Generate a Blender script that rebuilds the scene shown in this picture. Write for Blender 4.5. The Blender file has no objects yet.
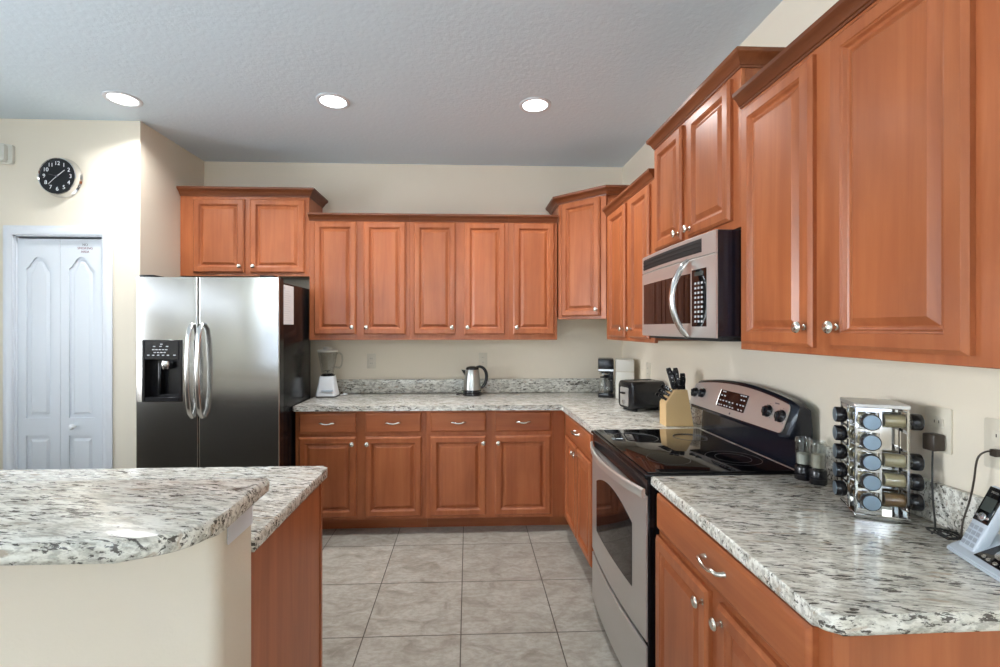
import bpy, bmesh, math, random
from math import pi, sin, cos, radians as R
from mathutils import Vector, Matrix

SC = bpy.context.scene
COL = SC.collection
random.seed(7)

# ------------------------------------------------------------------ camera
cam_d = bpy.data.cameras.new('camera'); cam = bpy.data.objects.new('camera', cam_d); COL.objects.link(cam)
cam.location = (0, 0, 1.4537); cam.rotation_euler = (pi/2, 0, -0.0402)
cam_d.sensor_width = 36; cam_d.lens = 464.14/1000*36
cam_d.shift_x = 0.01324; cam_d.shift_y = -0.00546; cam_d.clip_start = 0.02
SC.camera = cam
# ------------------------------------------------------------------ world and exposure
w = bpy.data.worlds.new('world'); SC.world = w; w.use_nodes = True
w.node_tree.nodes['Background'].inputs[0].default_value = (.75, .85, 1, 1)
w.node_tree.nodes['Background'].inputs[1].default_value = 1.0
SC.view_settings.view_transform = 'Standard'; SC.view_settings.look = 'None'
SC.view_settings.gamma = 1; SC.view_settings.use_curve_mapping = False
SC.view_settings.exposure = 1.07
SC.cycles.max_bounces = 10; SC.cycles.diffuse_bounces = 6; SC.cycles.glossy_bounces = 5
SC.cycles.transmission_bounces = 8; SC.cycles.caustics_reflective = False; SC.cycles.caustics_refractive = False
SC.cycles.sample_clamp_indirect = 6

def area(name, loc, rot, sx, sy, power, col, spread=pi):
    d = bpy.data.lights.new(name, 'AREA'); d.shape = 'RECTANGLE'; d.size = sx; d.size_y = sy
    d.energy = power; d.color = col; d.spread = spread
    o = bpy.data.objects.new(name, d); COL.objects.link(o); o.location = loc; o.rotation_euler = rot
    return o
RX0, RY0, ZC = -4.6, -4.2, 2.82        # far left wall, rear wall, ceiling height
WR, WB, WL, WP = 1.311, 3.895, -2.162, 3.152   # right wall, back wall, nook wall, pantry wall
# daylight coming in through the two wide windows of the rear wall; the left-wall lights are added
area('daylight_rear_left', (-2.9, RY0+.02, 1.3), (pi/2, 0, pi), 1.9, 2.0, 56, (.88, .94, 1))
area('daylight_rear_right', (-0.3, RY0+.02, 1.3), (pi/2, 0, pi), 1.9, 2.0, 56, (.88, .94, 1))
area('fridge_highlight_strip', (RX0+.02, -1.9, 1.92), (pi/2, 0, -pi/2), 3.8, .34, 2.6, (.92, .96, 1))  # unseen strip, shaped to put a thin highlight on the fridge
area('right_side_fill', (RX0+.02, .85, 1.55), (pi/2, 0, -pi/2), 1.5, 1.4, 32, (.92, .96, 1), R(105))  # unseen fill, added to brighten the right-hand cabinets
# up-tilted lights added at the same windows to brighten the ceiling
for i, (x, y, rz) in enumerate(((-2.9, RY0+.03, pi), (-.3, RY0+.03, pi))):
    area('ceiling_fill', (x, y, 1.5), (R(90+32), 0, rz), 1.9, 1.4, 370, (.74, .87, 1), R(110))
CAN = 7.0

# ------------------------------------------------------------------ materials
MATS = {}
def mat(name, col=(.8, .8, .8), rough=.5, metal=0, spec=.5, **k):
    m = bpy.data.materials.new(name); m.use_nodes = True
    b = m.node_tree.nodes['Principled BSDF']
    b.inputs['Base Color'].default_value = (*col, 1); b.inputs['Roughness'].default_value = rough
    b.inputs['Metallic'].default_value = metal; b.inputs['Specular IOR Level'].default_value = spec
    for a, v in k.items():
        a = a.replace('_', ' ')
        b.inputs[a].default_value = (*v, 1) if isinstance(v, tuple) else v
    MATS[name] = m
    return m, m.node_tree, b
def nd(t, kind, **k):
    n = t.nodes.new('ShaderNode'+kind)
    for a, v in k.items():
        if a[0] == '_': setattr(n, a[1:], v)
        else: n.inputs[a.replace('_', ' ')].default_value = v
    return n
def coords(t, scale=(1, 1, 1), loc=(0, 0, 0), rot=(0, 0, 0)):
    tc = nd(t, 'TexCoord'); mp = nd(t, 'Mapping', Scale=scale, Location=loc, Rotation=rot)
    t.links.new(tc.outputs['Object'], mp.inputs['Vector']); return mp.outputs[0]
def ramp(t, src, stops):
    r = nd(t, 'ValToRGB'); e = r.color_ramp.elements
    while len(e) < len(stops): e.new(.5)
    for i, (p, c) in enumerate(stops):
        e[i].position = p; e[i].color = (*c, 1) if isinstance(c, tuple) else (c, c, c, 1)
    t.links.new(src, r.inputs[0]); return r.outputs[0]
def mix(t, f, a, b, mode='MIX'):
    n = nd(t, 'Mix', _data_type='RGBA', _blend_type=mode)
    for s, v in ((0, f), (6, a), (7, b)):
        if hasattr(v, 'is_linked'): t.links.new(v, n.inputs[s])
        else: n.inputs[s].default_value = v if s == 0 else (*v, 1)
    return n.outputs[2]
def bump(t, b, h, strength, dist=.002):
    n = nd(t, 'Bump', Strength=strength, Distance=dist); t.links.new(h, n.inputs['Height']); t.links.new(n.outputs[0], b.inputs['Normal'])

def wood(name, axis):
    m, t, b = mat(name, rough=.36, spec=.35, Coat_Weight=.10, Coat_Roughness=.2)
    s = [22, 22, 22]; s[axis] = 1.3
    oi = nd(t, 'ObjectInfo'); off = nd(t, 'VectorMath', _operation='SCALE', Scale=9.0)
    tc = nd(t, 'TexCoord'); add = nd(t, 'VectorMath', _operation='ADD')
    cx = nd(t, 'CombineXYZ')
    for i in range(3): t.links.new(oi.outputs['Random'], cx.inputs[i])
    t.links.new(cx.outputs[0], off.inputs[0]); t.links.new(tc.outputs['Object'], add.inputs[0]); t.links.new(off.outputs[0], add.inputs[1])
    mp = nd(t, 'Mapping', Scale=tuple(s)); t.links.new(add.outputs[0], mp.inputs[0])
    n1 = nd(t, 'TexNoise', Scale=1.0, Detail=6, Roughness=.62, Distortion=.5); t.links.new(mp.outputs[0], n1.inputs[0])
    mp2 = nd(t, 'Mapping', Scale=tuple(2.2 if i == axis else 6 for i in range(3))); t.links.new(add.outputs[0], mp2.inputs[0])
    n2 = nd(t, 'TexNoise', Scale=1.0, Detail=3, Distortion=.3); t.links.new(mp2.outputs[0], n2.inputs[0])
    c1 = ramp(t, n1.outputs[0], [(.30, WD[0]), (.52, WD[1]), (.75, WD[2])])
    c2 = ramp(t, n2.outputs[0], [(.28, (.74, .70, .66)), (.55, (1, 1, 1)), (.8, (1.12, 1.12, 1.1))])
    c = mix(t, .8, c1, c2, 'MULTIPLY')
    rr = nd(t, 'MapRange', To_Min=.92, To_Max=1.08); t.links.new(oi.outputs['Random'], rr.inputs[0])
    hs = nd(t, 'HueSaturation'); t.links.new(rr.outputs[0], hs.inputs['Value']); t.links.new(c, hs.inputs['Color'])
    t.links.new(hs.outputs[0], b.inputs['Base Color'])
    bump(t, b, n1.outputs[0], .015, .001)
    return m
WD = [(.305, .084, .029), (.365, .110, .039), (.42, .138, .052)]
wood_v = wood('wood_upright_grain', 2); wood_h = wood('wood_level_grain', 0); wood_y = wood('wood_deep_grain', 1)

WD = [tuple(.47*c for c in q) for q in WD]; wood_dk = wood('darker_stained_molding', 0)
def granite():
    m, t, b = mat('granite', rough=.17, spec=.36)
    v = coords(t, (1, 1, 1), rot=(0, 0, R(12)))
    def ns(scale, st, det=4, rough=.6, dist=0, off=0):
        mp = nd(t, 'Mapping', Scale=st, Location=(off, off*.7, off*.3)); t.links.new(v, mp.inputs[0])
        n = nd(t, 'TexNoise', Scale=scale, Detail=det, Roughness=rough, Distortion=dist); t.links.new(mp.outputs[0], n.inputs[0]); return n.outputs[0]
    ST = (.27, 1, .8)
    cloud = ns(46, ST, 5, .7, .3)
    c = ramp(t, cloud, [(.34, (.42, .40, .345)), (.46, (.66, .64, .575)), (.58, (.80, .79, .73))])
    grey = ns(84, ST, 5, .7, .3, 3)
    c = mix(t, ramp(t, grey, [(.50, 0.), (.57, .55)]), c, (.25, .24, .205))
    tan = ns(50, ST, 3, .5, .3, 7)
    c = mix(t, ramp(t, tan, [(.62, 0.), (.69, .5)]), c, (.36, .25, .16))
    band = ns(14, (.4, 1, 1), 2, .5, .5, 11)
    dk = ns(122, (.21, 1, .8), 5, .68, .3, 5)
    a = nd(t, 'Math', _operation='MULTIPLY_ADD'); t.links.new(band, a.inputs[0]); a.inputs[1].default_value = .30; t.links.new(dk, a.inputs[2])
    c = mix(t, ramp(t, a.outputs[0], [(.712, 0.), (.75, .92)]), c, (.045, .038, .032))
    t.links.new(c, b.inputs['Base Color'])
    return m
granite_m = granite()

def tile():
    m, t, b = mat('floor_tile', rough=.32, spec=.4)
    T = .4595
    v = coords(t, loc=(.4937 + 10*T, -2.2033 + 30*T, 0))
    br = nd(t, 'TexBrick', _offset=0.0, _squash=1.0, Color1=(.90, .90, .90, 1), Color2=(1, 1, 1, 1), Mortar=(0, 0, 0, 1),
            Scale=1.0, Mortar_Size=.0028, Mortar_Smooth=.1, Bias=0.0, Brick_Width=T, Row_Height=T)
    t.links.new(v, br.inputs['Vector'])
    v2 = coords(t, (1, 1.7, 1))
    n1 = nd(t, 'TexNoise', Scale=6.5, Detail=7, Roughness=.68, Distortion=.8); t.links.new(v2, n1.inputs[0])
    n2 = nd(t, 'TexNoise', Scale=30, Detail=4, Roughness=.6); t.links.new(v2, n2.inputs[0])
    c = ramp(t, n1.outputs[0], [(.32, (.25, .225, .18)), (.45, (.37, .345, .295)), (.60, (.46, .44, .385))])
    c = mix(t, ramp(t, n2.outputs[0], [(.40, .45), (.56, 0.)]), c, (.28, .255, .21))
    c = mix(t, 1.0, c, br.outputs['Color'], 'MULTIPLY')
    c = mix(t, br.outputs['Fac'], c, (.10, .085, .07))
    t.links.new(c, b.inputs['Base Color'])
    inv = nd(t, 'Math', _operation='SUBTRACT'); inv.inputs[0].default_value = 1; t.links.new(br.outputs['Fac'], inv.inputs[1])
    bump(t, b, inv.outputs[0], .5, .003)
    return m
tile_m = tile()

def plaster(name, col, s, k):
    m, t, b = mat(name, col, rough=.85, spec=.2)
    n = nd(t, 'TexNoise', Scale=s, Detail=4, Roughness=.6); t.links.new(coords(t), n.inputs[0])
    bump(t, b, n.outputs[0], k, .004)
    return m
wall_m = plaster('wall_paint', (.77, .70, .585), 90, .12)
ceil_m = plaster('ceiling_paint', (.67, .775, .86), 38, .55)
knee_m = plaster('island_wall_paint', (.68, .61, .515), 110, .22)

def steel(name, col, rough, axis):
    m, t, b = mat(name, col, rough=rough, metal=1)
    s = [300, 300, 300]; s[axis] = 3
    n = nd(t, 'TexNoise', Scale=1.0, Detail=2); t.links.new(coords(t, tuple(s)), n.inputs[0])
    rr = nd(t, 'MapRange', To_Min=rough-.02, To_Max=rough+.03); t.links.new(n.outputs[0], rr.inputs[0]); t.links.new(rr.outputs[0], b.inputs['Roughness'])
    return m
steel_x = steel('brushed_steel', (.43, .43, .415), .17, 0)
steel_w = steel('brushed_steel_warm', (.60, .585, .56), .34, 0); steel_w.node_tree.nodes['Principled BSDF'].inputs['Metallic'].default_value = .72
kettle_m = steel('kettle_steel', (.55, .55, .53), .3, 0)
chrome = mat('polished_chrome', (.72, .72, .72), .08, 1)[0]
nickel = mat('satin_nickel', (.70, .67, .60), .22, 1)[0]
bar_m = mat('handle_steel', (.66, .66, .65), .2, 1)[0]
hand_m = mat('satin_handle_steel', (.66, .64, .60), .3, .7)[0]
black = mat('black_plastic', (.008, .008, .010), .22)[0]
black_g = mat('black_glass', (.004, .004, .005), .035, spec=.6)[0]
black_e = mat('black_enamel', (.005, .0055, .007), .2, spec=.3)[0]
navy = mat('dark_blue_black_enamel', (.007, .009, .016), .15)[0]
black_mt = mat('black_rubber', (.012, .012, .012), .6)[0]
white_p = mat('white_plastic', (.70, .73, .76), .3)[0]
white_c = mat('cream_white_plastic', (.68, .66, .60), .35)[0]
plate_m = mat('ivory_plate', (.66, .61, .51), .4)[0]
trim_m = mat('white_trim_paint', (.70, .73, .78), .4)[0]
door_m = mat('white_door_paint', (.66, .70, .75), .4)[0]
paper_m = mat('paper', (.72, .73, .74), .8)[0]
ink = mat('grey_ink', (.12, .12, .14), .7)[0]
red_ink = mat('dull_red_ink', (.22, .10, .11), .7)[0]
pale_ink = mat('pale_print', (.55, .56, .58), .5)[0]
dark_refl = mat('reflection_dark', (.06, .052, .045), .4)[0]
dark_in = mat('dark_opening', (.01, .01, .01), .9)[0]
pale_lam = mat('pale_laminate', (.52, .47, .38), .5)[0]
brown_p = mat('brown_plastic', (.035, .024, .016), .4)[0]
bamboo = mat('pale_wood_block', (.68, .46, .22), .45)[0]
spice1 = mat('pale_spice', (.60, .50, .30), .9)[0]
spice2 = mat('brown_spice', (.30, .17, .07), .9)[0]
key_m = mat('grey_keys', (.33, .37, .42), .4)[0]
lid_sky_tint = mat('jar_lid_top', (.25, .33, .41), .3, .75)[0]  # blue of reflected daylight put into the lid-top colour
silverblue = mat('silver_blue_plastic', (.50, .56, .63), .35)[0]
lcd = mat('grey_screen', (.05, .06, .055), .15)[0]
ring_m = mat('burner_print', (.10, .10, .10), .3)[0]
def clear(name, tint, k, rough=.03):
    m = bpy.data.materials.new(name); m.use_nodes = True; t = m.node_tree; t.nodes.remove(t.nodes['Principled BSDF'])
    tr = nd(t, 'BsdfTransparent', Color=(*tint, 1)); gl = nd(t, 'BsdfGlossy', Roughness=rough); mx = nd(t, 'MixShader')
    lw = nd(t, 'LayerWeight', Blend=k); mu = nd(t, 'Math', _operation='MULTIPLY_ADD'); mu.inputs[1].default_value = .55; mu.inputs[2].default_value = .05
    t.links.new(lw.outputs['Facing'], mu.inputs[0]); t.links.new(mu.outputs[0], mx.inputs[0])
    t.links.new(tr.outputs[0], mx.inputs[1]); t.links.new(gl.outputs[0], mx.inputs[2])
    t.links.new(mx.outputs[0], t.nodes['Material Output'].inputs[0]); return m
glass = clear('clear_glass', (.90, .92, .91), .35)
thin_glass = clear('thin_clear_plastic', (.93, .94, .93), .25, .08)
def emit(name, col, s):
    m, t, b = mat(name, (1, 1, 1)); b.inputs['Emission Color'].default_value = (*col, 1); b.inputs['Emission Strength'].default_value = s; return m
lamp_m = emit('lamp_glow', (1, .98, .94), 4)

# ------------------------------------------------------------------ mesh builder
class MB:
    def __init__(s): s.bm = bmesh.new(); s.mi = 0
    def _n(s, faces):
        for f in faces: f.material_index = s.mi
    def box(s, x0, x1, y0, y1, z0, z1, bev=0, seg=2, edges=None):
        vs = [s.bm.verts.new((x, y, z)) for x in (x0, x1) for y in (y0, y1) for z in (z0, z1)]
        q = [(0, 1, 3, 2), (4, 6, 7, 5), (0, 4, 5, 1), (2, 3, 7, 6), (0, 2, 6, 4), (1, 5, 7, 3)]
        fs = [s.bm.faces.new([vs[i] for i in f]) for f in q]; s._n(fs)
        if bev:
            es = list({e for f in fs for e in f.edges})
            if edges: es = [e for e in es if edges(e.verts[0].co, e.verts[1].co)]
            r = bmesh.ops.bevel(s.bm, geom=es, offset=bev, segments=seg, affect='EDGES', profile=.5); s._n(r['faces'])
        return s
    def loops(s, L, cap0=True, cap1=True, closed=True):
        V = [[s.bm.verts.new(p) for p in l] for l in L]; n = len(V[0])
        for a, b in zip(V, V[1:]):
            for i in range(n if closed else n-1):
                j = (i+1) % n; s._n([s.bm.faces.new((a[i], a[j], b[j], b[i]))])
        if cap0: s._n([s.bm.faces.new(V[0][::-1])])
        if cap1: s._n([s.bm.faces.new(V[-1])])
        return s
    def panel(s, x0, x1, z0, z1, prof, y=0):   # rings on a door front, facing -Y; prof = (inset, depth behind front)
        s.loops([[(x0+i, y+d, z0+i), (x1-i, y+d, z0+i), (x1-i, y+d, z1-i), (x0+i, y+d, z1-i)] for i, d in prof]); return s
    def prism(s, poly, a, b, axis='z', bev=0, seg=3, which=None):
        f = {'z': lambda p, h: (p[0], p[1], h), 'y': lambda p, h: (p[0], h, p[1]), 'x': lambda p, h: (h, p[0], p[1])}[axis]
        A = [s.bm.verts.new(f(p, a)) for p in poly]; B = [s.bm.verts.new(f(p, b)) for p in poly]; n = len(poly)
        fs = [s.bm.faces.new(A[::-1]), s.bm.faces.new(B)] + [s.bm.faces.new((A[i], A[(i+1) % n], B[(i+1) % n], B[i])) for i in range(n)]
        s._n(fs)
        if bev:
            es = list({e for g in fs[:2] for e in g.edges}) + ([e for g in fs[2:] for e in g.edges if e not in fs[0].edges and e not in fs[1].edges] if which == 'all' else [])
            r = bmesh.ops.bevel(s.bm, geom=list(set(es)), offset=bev, segments=seg, affect='EDGES', profile=.5); s._n(r['faces'])
        return s
    def lathe(s, prof, c=(0, 0, 0), d=(0, 0, 1), n=24, capa=True, capb=True):
        d = Vector(d).normalized(); q = d.to_track_quat('Z', 'Y'); c = Vector(c); L = []
        for r, h in prof:
            L.append([tuple(c + q @ Vector((max(r, 1e-4)*cos(2*pi*i/n), max(r, 1e-4)*sin(2*pi*i/n), h))) for i in range(n)])
        return s.loops(L, capa, capb)
    def tube(s, pts, r, n=8, sq=None, up=(0, 0, 1)):   # sq=(a,b): elliptical section a wide, b across
        P = [Vector(p) for p in pts]; L = []; up = Vector(up)
        for i, p in enumerate(P):
            t = (P[min(i+1, len(P)-1)] - P[max(i-1, 0)]).normalized()
            u = t.cross(up)
            if u.length < 1e-3: u = t.cross(Vector((1, 0, 0)))
            u.normalize(); v = u.cross(t)
            rr = r[i] if isinstance(r, (list, tuple)) else r
            a, b = (rr, rr) if not sq else (sq[0]*rr, sq[1]*rr)
            L.append([tuple(p + u*a*cos(2*pi*k/n) + v*b*sin(2*pi*k/n)) for k in range(n)])
        return s.loops(L)
    def sweep(s, prof, path):          # prof (out, z); path in XY, outward = right of travel
        P = [Vector(p) for p in path]; L = []
        for i, p in enumerate(P):
            ds = []
            if i: ds.append((p-P[i-1]).normalized())
            if i < len(P)-1: ds.append((P[i+1]-p).normalized())
            ns = [Vector((d.y, -d.x)) for d in ds]
            m = ns[0] if len(ns) == 1 else (ns[0]+ns[1])/(1+ns[0].dot(ns[1]))
            L.append([(p.x+m.x*o, p.y+m.y*o, z) for o, z in prof])
        return s.loops(L)
    def xf(s, M, start=0):
        s.bm.verts.ensure_lookup_table()
        for v in list(s.bm.verts)[start:]: v.co = M @ v.co
        return s
    def obj(s, name, m, parent=None, smooth=40, loc=None, rot=None):
        bmesh.ops.recalc_face_normals(s.bm, faces=s.bm.faces)
        me = bpy.data.meshes.new(name); s.bm.to_mesh(me); s.bm.free()
        for x in (m if isinstance(m, (list, tuple)) else [m]): me.materials.append(x)
        if smooth:
            me.polygons.foreach_set('use_smooth', [True]*len(me.polygons)); me.set_sharp_from_angle(angle=R(smooth))
        o = bpy.data.objects.new(name, me); COL.objects.link(o)
        if parent: o.parent = parent
        if loc: o.location = loc
        if rot: o.rotation_euler = rot
        return o
def thing(name, label, cat, loc=(0, 0, 0), rz=0, group=None):
    o = bpy.data.objects.new(name, None); COL.objects.link(o); o.empty_display_size = .05
    o.location = loc; o.rotation_euler = (0, 0, rz); o['label'] = label; o['category'] = cat
    if group: o['group'] = group
    return o
def tag(o, label, cat, group=None):
    o['label'] = label; o['category'] = cat
    if group: o['group'] = group
    return o
def struct(o): o['kind'] = 'structure'; return o
def clone(o, parent=None, loc=None):
    c = o.copy(); COL.objects.link(c); c.parent = parent
    if loc is not None: c.location = loc
    for ch in o.children: clone(ch, c)
    return c
def text(s, size, m, parent, loc, rot, name='lettering', ext=.0004):
    cu = bpy.data.curves.new(name, 'FONT'); cu.body = s; cu.size = size; cu.extrude = ext; cu.align_x = 'CENTER'; cu.align_y = 'CENTER'
    cu.materials.append(m); o = bpy.data.objects.new(name, cu); COL.objects.link(o); o.parent = parent
    bpy.context.view_layer.update()
    me = bpy.data.meshes.new_from_object(o.evaluated_get(bpy.context.evaluated_depsgraph_get())); me.name = name
    bpy.data.objects.remove(o); bpy.data.curves.remove(cu)
    if not me.materials: me.materials.append(m)
    o = bpy.data.objects.new(name, me); COL.objects.link(o); o.parent = parent
    o.location = loc; o.rotation_euler = rot; return o
def rrect(x0, x1, y0, y1, r, n=5):
    P = []
    for cx, cy, a in ((x1-r, y1-r, 0), (x0+r, y1-r, 90), (x0+r, y0+r, 180), (x1-r, y0+r, 270)):
        for i in range(n+1):
            t = R(a+90*i/n); P.append((cx+r*cos(t), cy+r*sin(t)))
    return P

# ------------------------------------------------------------------ room
struct(MB().box(RX0-.1, WR+.1, RY0-.1, WB+.1, -.1, 0).obj('floor', tile_m, smooth=0))
struct(MB().box(RX0-.1, WR+.1, RY0-.1, WB+.1, ZC, ZC+.1).obj('ceiling', ceil_m, smooth=0))
struct(MB().box(WL-.1, WR+.1, WB, WB+.1, 0, ZC).obj('wall_back', wall_m, smooth=0))
struct(MB().box(WR, WR+.1, RY0, WB, 0, ZC).obj('wall_right', wall_m, smooth=0))
# nook side wall + pantry wall with the door opening (door opening x -2.957..-2.393, top 2.06)
DX0, DX1, DZ = -2.962, -2.396, 2.062
struct(MB().box(WL-.1, WL, WP+.1, WB, 0, ZC, 0).obj('wall_left', wall_m, smooth=0))
pw = MB()
pw.loops([[(RX0, WP, 0), (DX0, WP, 0), (DX0, WP, DZ), (DX1, WP, DZ), (DX1, WP, 0), (WL, WP, 0), (WL, WP, ZC), (RX0, WP, ZC)],
          [(RX0, WP+.1, 0), (DX0, WP+.1, 0), (DX0, WP+.1, DZ), (DX1, WP+.1, DZ), (DX1, WP+.1, 0), (WL, WP+.1, 0), (WL, WP+.1, ZC), (RX0, WP+.1, ZC)]])
struct(pw.obj('wall_pantry', wall_m, smooth=0))
def holed(name, a0, a1, holes, plane, c0, c1):   # wall from c0..c1 thick with rectangular window holes
    b = MB(); xs = a0
    for h0, h1, z0, z1 in holes:
        for (p, q, r, s_) in ((xs, h0, 0, ZC), (h0, h1, 0, z0), (h0, h1, z1, ZC)):
            b.box(p, q, c0, c1, r, s_) if plane == 'y' else b.box(c0, c1, p, q, r, s_)
        xs = h1
    b.box(xs, a1, c0, c1, 0, ZC) if plane == 'y' else b.box(c0, c1, xs, a1, 0, ZC)
    return struct(b.obj(name, wall_m, smooth=0))
holed('wall_rear', RX0, WR, [(-3.9, -1.9, .25, 2.35), (-1.3, .7, .25, 2.35)], 'y', RY0-.1, RY0)
holed('wall_far_left', RY0, WP, [(-3.85, .05, 1.72, 2.12), (.05+.03, 1.66, .82, 2.28)], 'x', RX0-.1, RX0)
for i, (x0, x1) in enumerate(((-3.9, -1.9), (-1.3, .7))):
    b = MB()
    for p, q, r, s_ in ((x0, x1, .25, .31), (x0, x1, 2.29, 2.35), (x0, x0+.06, .25, 2.35), (x1-.06, x1, .25, 2.35), ((x0+x1)/2-.03, (x0+x1)/2+.03, .25, 2.35)):
        b.box(p, q, RY0-.09, RY0-.03, r, s_)
    struct(b.obj('window_%d' % (i+1), trim_m, smooth=0))
b = MB()
for p, q, r, s_ in ((-3.85, .05, 1.72, 1.75), (-3.85, .05, 2.09, 2.12), (-3.85, -3.81, 1.72, 2.12), (.01, .05, 1.72, 2.12)):
    b.box(RX0-.09, RX0-.03, p, q, r, s_)
struct(b.obj('window_3', trim_m, smooth=0))  # unseen opening, sized for the fridge highlight
b = MB()
for p, q, r, s_ in ((.08, 1.66, .82, .87), (.08, 1.66, 2.23, 2.28), (.08, .13, .82, 2.28), (1.61, 1.66, .82, 2.28), (.84, .90, .82, 2.28)):
    b.box(RX0-.09, RX0-.03, p, q, r, s_)
struct(b.obj('window_4', trim_m, smooth=0))  # unseen opening, added for the right-hand fill

# pantry door: bifold leaf pair, casing
casing = [(0, 0), (0, -.012), (.012, -.018), (.040, -.016), (.050, -.010), (.056, -.010), (.056, 0)]
cs = MB()
CW = .060
L = []
for (x, z, sx) in ((DX0, 0, -1), (DX0, DZ, -1), (DX1, DZ, 1), (DX1, 0, 1)):
    L.append([(x + sx*u*CW/.056, WP+d, z + (u*CW/.056 if z else 0)) for u, d in casing])
cs.loops(L)
cs.box(DX0, DX0+.012, WP, WP+.1, 0, DZ); cs.box(DX1-.012, DX1, WP, WP+.1, 0, DZ); cs.box(DX0, DX1, WP, WP+.1, DZ-.008, DZ)
struct(cs.obj('trim_1', trim_m))
struct(MB().box(DX0-.05, DX1+.05, WP+.1, WP+.13, 0, DZ+.05).obj('wall_pantry_inside', dark_in, smooth=0))
door = bpy.data.objects.new('door_1', None); COL.objects.link(door); door.location = ((DX0+DX1)/2, WP+.012, 0); struct(door)
def arch_panel(b, x0, x1, z0, z1, arch, side):
    # raised panel ring with an ogee arch corner; outline lowered then raised field
    def outl(i):
        a, c, lo, hi = x0+i, x1-i, z0+i, z1-i
        if not arch: return [(a, lo), (c, lo), (c, hi), (a, hi)]
        n = 8; P = [(a, lo), (c, lo)]
        for k in range(n+1):
            t = k/n; x = c + (a-c)*t; u = t if side > 0 else 1-t
            P.append((x, hi - arch*(1 - .5*(1-cos(pi*min(1, max(0, 1.25*(1-u)-.1)))))) if True else None)
        return P
    prof = [(0, -.0002), (.012, .009), (.030, .001), (.034, .001)]
    b.loops([[(x, d-.035+.035, z) for x, z in outl(i)] for i, d in prof], cap0=False)
for k, s_ in ((0, 1), (1, 1)):
    hw = (DX1-DX0-.024)/2
    x0 = -(DX1-DX0)/2+.012 + k*hw; x1 = x0 + hw - .002
    b = MB(); b.box(x0, x1, .010, .035, .012, DZ-.022)
    pa, pb = x0+.052, x1-.052
    fr = [(x0, pa, .012, DZ-.022), (pb, x1, .012, DZ-.022), (pa, pb, .012, .16), (pa, pb, .745, .862), ]
    for p, q, r, z in fr: b.box(p, q, 0, .010, r, z)
    # top rail with cathedral arch
    n = 10; pl = [(pa, DZ-.022), (pb, DZ-.022)]
    for i in range(n+1):
        t = i/n; x = pb+(pa-pb)*t; u = 1-t if k == 0 else 1-t
        pl.append((x, 1.845+.075*.5*(1-cos(pi*min(1, max(0, 1.2-1.2*abs(2*t-1)))))))
    b.prism(pl, 0, .010, 'y')
    b.panel(pa+.022, pb-.022, .18, .725, [(0, .010), (.016, .002), (.018, .002)])
    pl2 = [(pa+.022, .884), (pb-.022, .884)]
    for sc, y in ((0, .010), (.016, .002)):
        pass
    def ol(i): 
        P = [(pa+.022+i, .884+i), (pb-.022-i, .884+i)]
        for j in range(n+1):
            t = j/n; P.append((pb-.022-i + (pa-pb+.044+2*i)*t, 1.822-i+.075*.5*(1-cos(pi*min(1, max(0, 1.2-1.2*abs(2*t-1)))))))
        return P
    b.loops([[(x, y, z) for x, z in ol(i)] for i, y in ((0, .010), (.016, .002), (.018, .002))])
    leaf = b.obj('door_leaf', door_m, door, smooth=25)
    if k == 1:
        MB().lathe([(.006, 0), (.006, .012), (.016, .02), (.019, .03), (.012, .04), (0, .042)], (x0+.093, 0, .808), (0, -1, 0)).obj('door_knob', white_p, leaf)
        for s, z in (('NO', 2.002), ('SMOKING', 1.979), ('AREA', 1.956)):
            text(s, .022, red_ink if s != 'NO' else ink, leaf, ((x0+x1)/2+.022, -.0006, z), (pi/2, 0, 0), 'door_lettering')
struct(MB().sweep([(0, 0), (.014, 0), (.014, .07), (.008, .085), (0, .085)], [(RX0, WP), (DX0-.062, WP)]).obj('baseboard_left', trim_m))
struct(MB().sweep([(0, 0), (.014, 0), (.014, .07), (.008, .085), (0, .085)], [(DX1+.062, WP), (WL, WP), (WL, WB)][:2]).obj('baseboard_pantry', trim_m))

# ------------------------------------------------------------------ cabinets
DOORP = [(0, .020), (0, .008), (.003, .006), (.010, 0), (.041, 0), (.043, .003), (.046, .004), (.051, .012), (.055, .014), (.059, .014), (.078, .003), (.080, .003)]
DRAWP = [(0, .020), (0, .008), (.003, .005), (.012, 0), (.013, 0)]
knob_src = None
def knob(parent, x, z, y=-.020):
    global knob_src
    if knob_src is None:
        knob_src = MB().lathe([(.0085, 0), (.0085, .002), (.0055, .004), (.0055, .013), (.011, .016), (.0155, .020), (.0165, .024), (.014, .028), (.007, .0305), (0, .031)], (0, 0, 0), (0, -1, 0)).obj('knob', nickel)
        o = knob_src
    else:
        o = knob_src.copy(); COL.objects.link(o)
    o.parent = parent; o.location = (x, y, z); return o
pull_src = None
def pull(parent, x, z, y=-.020):
    global pull_src
    if pull_src is None:
        b = MB()
        pts = [(-.050, 0, 0), (-.050, -.010, 0), (-.047, -.020, .0), (-.036, -.026, .003), (-.02, -.027, -.003), (0, -.028, -.005), (.02, -.027, -.003), (.036, -.026, .003), (.047, -.020, 0), (.050, -.010, 0), (.050, 0, 0)]
        b.tube(pts, [.0095, .007, .006, .0062, .0055, .0052, .0055, .0062, .006, .007, .0095], 10)
        pull_src = b.obj('drawer_pull', nickel); o = pull_src
    else:
        o = pull_src.copy(); COL.objects.link(o)
    o.parent = parent; o.location = (x, y, z); return o
CRP = [(0, 0), (.006, 0), (.008, .008), (.013, .010), (.016, .016), (.024, .028), (.034, .037), (.040, .040), (.043, .043), (.046, .046), (.048, .060), (0, .060)]
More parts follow.
